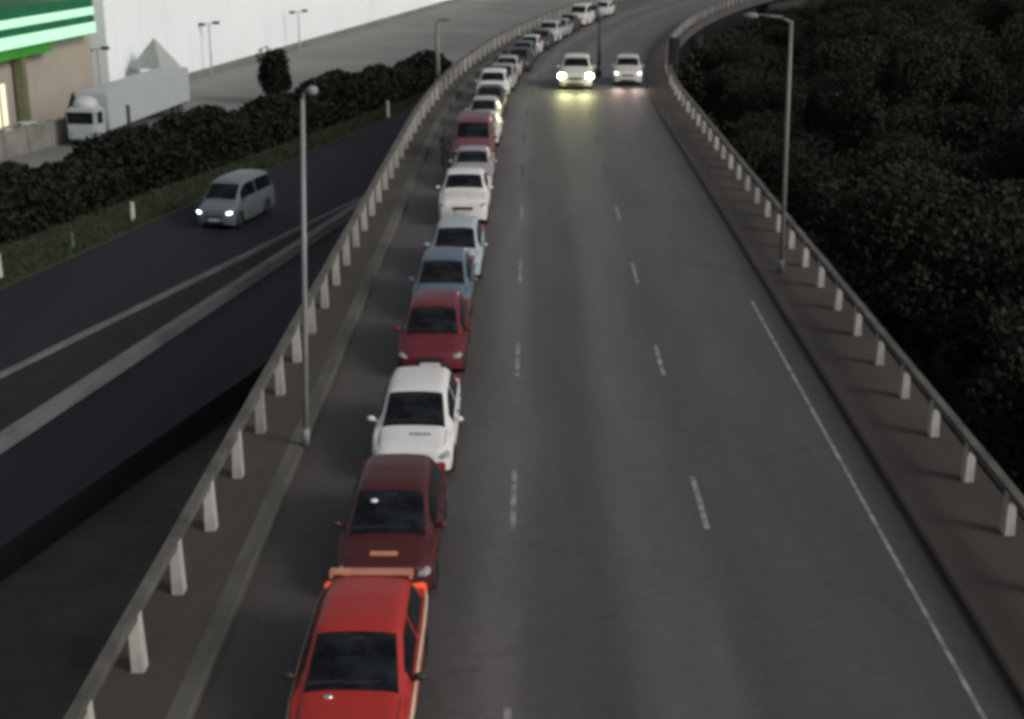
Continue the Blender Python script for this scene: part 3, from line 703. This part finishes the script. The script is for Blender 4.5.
def vehicle(kind, name, col, label, cat, u, yf, group, tail_on=False, lights=None, plate=M_plate_w, extra=None, lamp_k=1.0, loc=None, rz=None, scale=1.0, jitter=0.0):
    T = TYPES[kind]; L_ = T['L']; K = T['keys']; W = T['W']; zw = T['r']
    pm = col
    if loc is None:
        yc = yf + L_ / 2; loc = (X(u, yc), yc, .004); rz = -heading(u, yc) + jitter
    root = empty(name, loc, rz); tag(root, label, cat, group); root.scale = (scale,) * 3
    def par(y):
        y = min(max(y, 0), L_)
        for a, b in zip(K, K[1:]):
            if y <= b[0]:
                t = (y - a[0]) / (b[0] - a[0])
                return [a[i] + (b[i] - a[i]) * t for i in range(1, 5)]
        return list(K[-1][1:])
    def spar(y):         # lightly smoothed profile
        acc = [0]*4
        for dy, wt in ((-.08, .25), (0, .5), (.08, .25)):
            yy = min(max(y + dy, 0), L_); q = par(yy if .12 < y < L_ - .12 else y)
            for i in range(4): acc[i] += q[i] * wt
        return acc
    def ztop(a, zr, crown=.035): return zr + crown * (1 - a*a) - .05 * max(0, (abs(a) - .78) / .22) ** 2
    def bottom(y):
        z = .21 + .09 * max(0, 1 - y / .25) + .09 * max(0, 1 - (L_ - y) / .25)
        for yw in T['wheels']:
            dy = abs(y - yw); ra = zw + .075
            if dy < ra: z = max(z, zw + math.sqrt(ra*ra - dy*dy))
        return z
    AA = (1.0, .93, .84, .72, .5, .25, 0)
    def section(y):
        w, zb, wr, zr = spar(y); zo = min(bottom(y), zb - .06); zm = max(.52, zo + .02); zm = min(zm, zb - .03)
        pts = [(w * .955, zo), (w * .99, (zo + zm) / 2), (w, zm), (w * .995, (zm + zb) / 2), (w * .965, zb)]
        x0, z0 = w * .955, zb + .004; x1, z1 = wr, ztop(1, zr)
        if z1 < z0 + .01: z1 = z0 + .01
        for t in (.33, .66): pts.append((x0 + (x1 - x0) * t, z0 + (z1 - z0) * (t + .06 * t * (1 - t))))
        for a in AA: pts.append((wr * a, max(ztop(a, zr), z1 if a == 1 else 0)))
        return pts
    ys = sorted(set([round(i * L_ / 70, 4) for i in range(71)] + [.03, .06, .1, L_ - .03, L_ - .06, L_ - .1]))
    v, f = [], []; ns = None
    for y in ys:
        s = section(y); full = s + [(-x, z) for x, z in reversed(s[:-1])]; ns = len(full)
        v.extend([(x, y - L_/2, z) for x, z in full])
    for i in range(len(ys) - 1):
        for j in range(ns - 1): f.append((i*ns + j, (i+1)*ns + j, (i+1)*ns + j + 1, i*ns + j + 1))
    f.append(tuple(range(ns))); f.append(tuple(range(len(v) - 1, len(v) - ns - 1, -1)))
    obj('body', v, f, pm, root, smooth=True)
    bm = bmesh.new(); add_box(bm, (0, 0, .42), (W * 1.5, L_ - .5, .4)); bobj('underbody', bm, M_black, root)
    def ribbon(nm, pts, wd):
        vv, ff = [], []
        for x, y, z in pts: vv += [(x - wd, y, z), (x + wd, y + wd, z + .001)]
        for i in range(len(pts) - 1): ff.append((2*i, 2*i+1, 2*i+3, 2*i+2))
        return obj(nm, vv, ff, M_black, root)
    pts = []
    for i in range(9):
        y = .22 + (T['cowl'] - .24) * i / 8; w, zb, wr, zr = spar(y); pts.append((-wr * .93, y - L_/2, ztop(.93, zr) + .006))
    y = T['cowl'] - .02
    for i in range(1, 8):
        w, zb, wr, zr = spar(y); a = -.93 + 1.86 * i / 8; pts.append((wr * a, y - L_/2, ztop(a, zr) + .006))
    for i in range(8, -1, -1):
        y = .22 + (T['cowl'] - .24) * i / 8; w, zb, wr, zr = spar(y); pts.append((wr * .93, y - L_/2, ztop(.93, zr) + .006))
    ribbon('bonnet_seam', pts, .007)
    # windscreen and rear window
    def top_patch(nm, ya, yb, amax, m):
        vv, ff = [], []; ny, na = 8, 12
        for i in range(ny + 1):
            y = ya + (yb - ya) * i / ny; w, zb, wr, zr = spar(y)
            for j in range(na + 1):
                a = amax * (2 * j / na - 1)
                vv.append((wr * a, y - L_/2 + (-.006 if nm == 'windscreen' else .006), ztop(a, zr) + .009))
        for i in range(ny):
            for j in range(na): k = i*(na+1) + j; ff.append((k, k+1, k+na+2, k+na+1))
        return obj(nm, vv, ff, m, root, smooth=True)
    wsn = top_patch('windscreen', T['cowl'] + .05, T['head'] - .02, .90, M_glass)
    top_patch('rear_window', T['rear0'] + .03, T['rear1'] - .05, .86, M_glass)
    bm = bmesh.new()
    for x0 in (-.35, .15):
        add_box(bm, (x0, T['cowl'] + .14 - L_/2, spar(T['cowl'] + .14)[3] + .055), (.5, .025, .02), rot=(.5, 0, .12))
    bobj('wiper', bm, M_black, wsn)
    bm = bmesh.new(); w_, zb_, wr_, zr_ = spar(T['head'] - .12); add_box(bm, (0, T['head'] - .13 - L_/2, zr_ + .05), (.24, .03, .05), bevel=.01); bobj('mirror_mount', bm, M_black, wsn)
    # side windows
    a0 = T['cowl'] + .42; b1 = T['rear0'] + .02; mid = a0 + (b1 - a0) * .47
    for s in (-1, 1):
        for (ya, yb) in ((a0, mid - .05), (mid + .05, b1)):
            vv, ff = [], []; n = 10
            for i in range(n + 1):
                y = ya + (yb - ya) * i / n; w, zb, wr, zr = spar(y); z1 = ztop(1, zr); x0 = w * .955
                for t in (.10, .5, .86):
                    vv.append((s * (x0 + (wr - x0) * t + .010), y - L_/2, zb + (z1 - zb) * (t + .06 * t * (1 - t))))
            for i in range(n):
                for j in range(2): k = i*3 + j; ff.append((k, k+1, k+4, k+3))
            obj('side_window', vv, ff, M_glass, root, smooth=True)
        # mirror
        w, zb, wr, zr = spar(T['cowl'] + .38)
        bm = bmesh.new(); add_ball(bm, (s * (w + .07), T['cowl'] + .4 - L_/2, zb + .09), (.09, .06, .06))
        add_tube(bm, (s * (w - .06), T['cowl'] + .42 - L_/2, zb + .03), (s * (w + .06), T['cowl'] + .4 - L_/2, zb + .07), .025, n=6)
        bobj('wing_mirror', bm, M_black if extra == 'black_mirrors' else pm, root, True)
        # lamps
        w, zb, wr, zr = spar(.1)
        hm = M_lens if lights is None else lights
        bm = bmesh.new(); add_ball(bm, (s * w * .80, .13 - L_/2, zb - .03), (.18 * lamp_k, .15, .07 * lamp_k), rot=(.25, 0, -s * .5)); bobj('headlight', bm, hm, root, True)
        w, zb, wr, zr = spar(L_ - .1)
        bm = bmesh.new(); add_box(bm, (s * w * .86, L_ - .075 - L_/2, zb - .04), (.26, .12, .22), rot=(0, 0, s * .3), bevel=.03)
        bobj('tail_light', bm, M_tail_on if tail_on else M_tail, root)
        # door handle line and wheels
        bm = bmesh.new()
        for yy in (mid - .18, b1 - .3): add_box(bm, (s * (W + .005), yy - L_/2, T['belt'] - .1), (.03, .18, .03), bevel=.008)
        bobj('door_handle', bm, M_black, root)
        for yw in T['wheels']: wheel(root, s * (W - .10), yw - L_/2, zw, .20)
    # nose
    zf = spar(0.0)[1]
    bm = bmesh.new(); add_box(bm, (0, -L_/2 - .004, zf - .05), (W * .82, .05, .11), bevel=.02); bobj('grille', bm, M_black, root)
    bm = bmesh.new(); add_box(bm, (0, -L_/2 - .004, .36), (W * 1.1, .05, .10), bevel=.02); bobj('air_intake', bm, M_black, root)
    bm = bmesh.new(); add_box(bm, (0, -L_/2 - .035, zf - .17), (.48, .02, .12)); bobj('number_plate', bm, plate, root)
    bm = bmesh.new(); add_box(bm, (0, L_/2 + .012, spar(L_)[1] - .05), (.48, .02, .12)); bobj('number_plate', bm, plate, root)
    if kind == 'pickup':
        bm = bmesh.new(); add_box(bm, (0, 4.0 - L_/2, 1.10), (1.50, 1.34, .02)); bobj('load_bed', bm, M_black, root)
    root['_'] = 0; del root['_']
    return root, T, spar

q = 'cars queuing in the left lane'
red = paint('bright_red', (.36, .026, .019)); maroon = paint('dark_maroon', (.062, .010, .012)); white = paint('car_white', (.66, .65, .64))
maroon2 = paint('plain_maroon', (.12, .013, .021)); paleblue = paint('pale_blue', (.36, .41, .43)); bluegrey = paint('slate_blue', (.10, .135, .17))
silver = paint('silver_grey', (.30, .29, .30)); wine = paint('wine_red', (.145, .055, .068)); white2 = paint('soft_white', (.55, .54, .52)); pale = paint('pale_grey', (.42, .42, .41)); dark = paint('charcoal', (.05, .05, .05))
UQ = -2.1
def nose(kind, y_head): return y_head - TYPES[kind]['head']
r1, T, sp = vehicle('hatchback', 'car', red, 'bright red hatchback at the very front of the queue', 'car', UQ + .02, nose('hatchback', 17.6), q, tail_on=True, plate=M_plate, extra='black_mirrors')
# light reflected along the red car's sides, painted as cream strips
M_highlight = mat('cream_highlight', (.55, .42, .30), .4, noise=(4, (.42, .28, .2), .4, .7, (1, 1, 1)))
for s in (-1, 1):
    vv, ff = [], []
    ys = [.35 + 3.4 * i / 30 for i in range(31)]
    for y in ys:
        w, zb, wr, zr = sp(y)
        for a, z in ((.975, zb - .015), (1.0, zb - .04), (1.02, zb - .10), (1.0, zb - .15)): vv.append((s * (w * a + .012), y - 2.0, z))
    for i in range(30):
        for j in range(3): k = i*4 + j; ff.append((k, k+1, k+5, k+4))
    tag(obj('side_highlight', vv, ff, M_highlight, r1), 'strip of painted cream highlight along the side')
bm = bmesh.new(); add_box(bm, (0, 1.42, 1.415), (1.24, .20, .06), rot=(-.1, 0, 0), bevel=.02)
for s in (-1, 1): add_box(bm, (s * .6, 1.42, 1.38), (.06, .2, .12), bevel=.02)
tag(bobj('rear_spoiler', bm, mat('orange_glow_spoiler', (.56, .25, .16), .4, noise=(4, (.42, .16, .10), .4, .7, (1, 1, 1))), r1), 'spoiler coloured with the orange brake glow')  # orange glow of the brake lights is put into the spoiler colour
bm = bmesh.new(); add_ball(bm, (-.30, -1.30, sp(.7)[3] + .03), (.07, .05, .03)); bobj('bonnet_glint', bm, mat('chrome', (.85, .85, .85), .12, .9), r1, True)  # small chrome blob added to stand in for a glint on the bonnet
r2, T2, sp2 = vehicle('hatchback', 'car', maroon, 'dark maroon hatchback bumper to bumper behind the bright red car', 'car', UQ + .03, nose('hatchback', 22.6), q, plate=M_plate)
bm = bmesh.new(); add_box(bm, (-.02, .30 - 2.0, sp2(.30)[3] + .035), (.46, .11, .03), rot=(.3, 0, 0), bevel=.01); tag(bobj('bonnet_strip', bm, mat('amber_strip', (.5, .26, .12), .4, noise=(6, (.36, .17, .08), .4, .7, (1, 1, 1))), r2), 'amber strip on the nose')
bm = bmesh.new(); add_ball(bm, (-.28, T2['head'] - .22 - 2.0, sp2(T2['head'] - .22)[3] + .03), (.07, .06, .03)); bobj('windscreen_glint', bm, mat('white_glint', (.85, .85, .85), .4), r2, True)  # bright white disc painted in place of a glint on the windscreen
r3, T3, sp3 = vehicle('hatchback', 'car', white, 'white hatchback third in the queue between two maroon cars', 'car', UQ + .06, nose('hatchback', 27.8), q)
bm = bmesh.new()
for x, w_, l_, t in ((-.02, .10, .05, .2), (.07, .03, .13, .1), (.15, .07, .06, -.3), (.24, .03, .11, -.1), (.32, .08, .04, .1)):
    add_box(bm, (x, .52 - 2.0, sp3(.52)[3] + .036), (w_, l_, .012), rot=(.12, 0, t))
bobj('bonnet_marking', bm, M_black, r3)
vehicle('hatchback', 'car', maroon2, 'maroon hatchback just behind the white hatchback in the queue', 'car', UQ + .0, nose('hatchback', 34.3), q)
vehicle('hatchback', 'car', bluegrey, 'slate blue hatchback behind the plain maroon one in the queue', 'car', UQ - .05, nose('hatchback', 39.2), q)
vehicle('hatchback', 'car', paleblue, 'pale blue grey hatchback with an open gap behind it in the queue', 'car', UQ + .1, nose('hatchback', 43.5), q)
vehicle('pickup', 'pickup_truck', white, 'white pickup truck with a dark windscreen in the queue', 'pickup truck', UQ + .0, nose('pickup', 51.7), q)
vehicle('sedan', 'car', silver, 'silver grey sedan between the white pickup and the wine red minibus', 'car', UQ + .05, nose('sedan', 58.2), q)
vehicle('minibus', 'minibus', wine, 'wine red minibus in the queue', 'minibus', UQ - .1, 61.6, q)
far = [('sedan', white2, 67.2, .12, 'white sedan right behind the wine red minibus'), ('hatchback', pale, 72.4, .0, 'pale grey hatchback behind the white sedan before the bend'),
       ('sedan', dark, 77.6, .05, 'charcoal sedan just before the bend between two pale cars'), ('suv', white, 83.0, -.1, 'white tall car at the start of the bend in the queue'),
       ('hatchback', silver, 88.6, .1, 'silver hatchback entering the bend behind the white tall car'), ('sedan', pale, 93.8, -.05, 'pale grey sedan half way round the bend'),
       ('hatchback', dark, 99.3, .25, 'charcoal hatchback on the bend behind the pale grey sedan'), ('hatchback', bluegrey, 104.4, .0, 'slate blue hatchback far round the bend'),
       ('hatchback', white2, 109.5, -.1, 'white hatchback far round the bend behind the slate blue one'), ('sedan', dark, 114.6, .1, 'charcoal sedan far round the bend behind a white hatchback'),
       ('suv', pale, 120.2, .0, 'pale tall car far round the bend of the flyover'), ('hatchback', silver, 126, .1, 'silver hatchback in the far end of the queue'),
       ('sedan', dark, 131.5, -.1, 'dark sedan in the far end of the queue ahead of the white minibus'), ('minibus', white2, 137.5, .0, 'white minibus near the far end of the queue'),
       ('sedan', maroon, 144, .0, 'maroon sedan behind the white minibus at the far end of the queue'), ('hatchback', white2, 150, .0, 'white hatchback furthest away at the top of the queue')]
for kind, col, yn, du, lab in far:
    vehicle(kind, 'minibus' if kind == 'minibus' else 'car', col, lab, 'minibus' if kind == 'minibus' else 'car', UQ + du, yn, q, jitter=random.uniform(-.02, .02))

def beams(root, L_, w, z, col, energy):
    for s in (-1, 1):
        ld = bpy.data.lights.new('headlight_beam', 'SPOT'); ld.energy = energy; ld.color = col; ld.spot_size = R(84); ld.spot_blend = 1.0; ld.shadow_soft_size = .3
        lo = bpy.data.objects.new('headlight_beam', ld); C.objects.link(lo); lo.parent = root
        lo.location = (s * w, -L_/2 - .25, z); lo.rotation_euler = (R(90 - 8), 0, R(180))
m1, T, _ = vehicle('suv', 'car', paint('cream_white', (.62, .64, .55)), 'pale car with glaring yellow headlights in the middle lane', 'car', 2.75, 89.3, 'vehicles moving towards the camera', lights=M_lens_yel, lamp_k=1.75, scale=1.14)
beams(m1, 4.5, .45, .72, (1, 1, .42), 130)
m2, T, _ = vehicle('suv', 'car', white2, 'silver white car with white headlights in the right lane', 'car', 6.15, 91.5, 'vehicles moving towards the camera', lights=M_lens_on)
beams(m2, 4.5, .6, .75, (1, .72, .58), 80)
b = P(215, 231, GZ); dfw = (road_a[1] - road_a[0]).normalized(); rzf = -math.atan2(dfw.x, dfw.y)
bc = Vector((b.x, b.y, GZ + .022)) + Vector((dfw.x, dfw.y, 0)) * 3.2
m3, T, _ = vehicle('minibus', 'minibus', paint('grey_white', (.14, .16, .175)), 'grey minibus with lit headlights alone on the lower freeway', 'minibus', 0, 0, 'vehicles moving towards the camera', lights=M_lens_on, loc=bc, rz=rzf, scale=1.32)
b = P(34, 148, GZ)
vehicle('sedan', 'car', pale, 'pale grey sedan parked by the filling station wall', 'car', 0, 0, None, loc=(b.x - 2, b.y + 4, GZ + .01), rz=R(-40))

# ------------------------------------------------------------------ person beside the queue
def person():
    root = empty('person', (X(-3.35, 61.3), 61.3, .004), R(20)); tag(root, 'person in dark clothes standing between the queue and the left kerb', 'person')
    J = {'pelvis': (0, 0, .95, .15, .115), 'waist': (0, 0, 1.10, .135, .10), 'chest': (0, -.01, 1.32, .17, .12), 'neckb': (0, 0, 1.47, .085, .075), 'neck': (0, -.01, 1.55, .055, .055), 'head0': (0, -.02, 1.63, .078, .085), 'head1': (0, -.02, 1.73, .075, .085),
         'shL': (.17, 0, 1.42, .07, .07), 'elL': (.24, .02, 1.14, .048, .048), 'wrL': (.23, -.08, .90, .034, .034), 'hdL': (.22, -.11, .80, .038, .026),
         'shR': (-.17, 0, 1.42, .07, .07), 'elR': (-.25, .02, 1.14, .048, .048), 'wrR': (-.24, -.06, .90, .034, .034), 'hdR': (-.23, -.09, .80, .038, .026),
         'hpL': (.095, 0, .88, .10, .10), 'knL': (.11, -.02, .50, .065, .065), 'anL': (.12, .02, .10, .048, .048), 'ftL': (.14, -.12, .045, .045, .04),
         'hpR': (-.095, 0, .88, .10, .10), 'knR': (-.12, -.03, .50, .065, .065), 'anR': (-.13, .0, .10, .048, .048), 'ftR': (-.16, -.14, .045, .045, .04)}
    E = [('pelvis', 'waist'), ('waist', 'chest'), ('chest', 'neckb'), ('neckb', 'neck'), ('neck', 'head0'), ('head0', 'head1')]
    for s in 'LR': E += [('chest', 'sh' + s), ('sh' + s, 'el' + s), ('el' + s, 'wr' + s), ('wr' + s, 'hd' + s), ('pelvis', 'hp' + s), ('hp' + s, 'kn' + s), ('kn' + s, 'an' + s), ('an' + s, 'ft' + s)]
    names = list(J); me = bpy.data.meshes.new('body'); V = [J[n][:3] for n in names]; EE = [(names.index(a), names.index(b_)) for a, b_ in E]
    rad = [J[n][3:] for n in names]
    for s in 'LR':       # five fingers a hand
        hx, hy, hz = J['hd' + s][:3]; k0 = names.index('hd' + s)
        for i, ln in enumerate((.085, .095, .09, .07)):
            a = len(V); oy = -.03 + i * .02
            V += [(hx, hy + oy, hz - .035), (hx - (.012 if s == 'L' else -.012), hy + oy - .008, hz - .035 - ln)]; rad += [(.010, .010), (.008, .008)]
            EE += [(k0, a), (a, a + 1)]
        a = len(V); V += [(hx, hy - .05, hz + .0), (hx, hy - .075, hz - .05)]; rad += [(.012, .012), (.009, .009)]; EE += [(k0, a), (a, a + 1)]
    me.from_pydata(V, EE, []); o = bpy.data.objects.new('body', me); C.objects.link(o); o.parent = root
    sk = o.modifiers.new('skin', 'SKIN')
    for i, sv in enumerate(me.skin_vertices[0].data): sv.radius = rad[i]; sv.use_root = (i == 0)
    sub = o.modifiers.new('sub', 'SUBSURF'); sub.levels = 1; sub.render_levels = 2
    m = bpy.data.materials.new('dark_clothes'); m.use_nodes = True; nt = m.node_tree; bs = nt.nodes['Principled BSDF']; bs.inputs['Roughness'].default_value = .9
    tc = nt.nodes.new('ShaderNodeTexCoord'); sx = nt.nodes.new('ShaderNodeSeparateXYZ'); rp = nt.nodes.new('ShaderNodeValToRGB'); rp.color_ramp.interpolation = 'CONSTANT'
    mr = nt.nodes.new('ShaderNodeMapRange'); mr.inputs['From Max'].default_value = 2.0
    e = rp.color_ramp.elements; e[0].color = (.012, .012, .014, 1); e[1].position = .765; e[1].color = (.10, .055, .035, 1)
    nt.links.new(tc.outputs['Object'], sx.inputs[0]); nt.links.new(sx.outputs['Z'], mr.inputs['Value']); nt.links.new(mr.outputs[0], rp.inputs['Fac'])
    ab = nt.nodes.new('ShaderNodeMath'); ab.operation = 'ABSOLUTE'; nt.links.new(sx.outputs['X'], ab.inputs[0])
    g1 = nt.nodes.new('ShaderNodeMath'); g1.operation = 'GREATER_THAN'; g1.inputs[1].default_value = .185; nt.links.new(ab.outputs[0], g1.inputs[0])
    g2 = nt.nodes.new('ShaderNodeMath'); g2.operation = 'LESS_THAN'; g2.inputs[1].default_value = .89; nt.links.new(sx.outputs['Z'], g2.inputs[0])
    g3 = nt.nodes.new('ShaderNodeMath'); g3.operation = 'MULTIPLY'; nt.links.new(g1.outputs[0], g3.inputs[0]); nt.links.new(g2.outputs[0], g3.inputs[1])
    mx = nt.nodes.new('ShaderNodeMix'); mx.data_type = 'RGBA'; mx.inputs[7].default_value = (.10, .055, .035, 1)
    nt.links.new(g3.outputs[0], mx.inputs[0]); nt.links.new(rp.outputs[0], mx.inputs[6]); nt.links.new(mx.outputs[2], bs.inputs['Base Color'])
    me.materials.append(m)
    bm = bmesh.new(); add_ball(bm, (0, .005, 1.725), (.093, .105, .095)); bobj('hair', bm, M_black, root, True)
person()
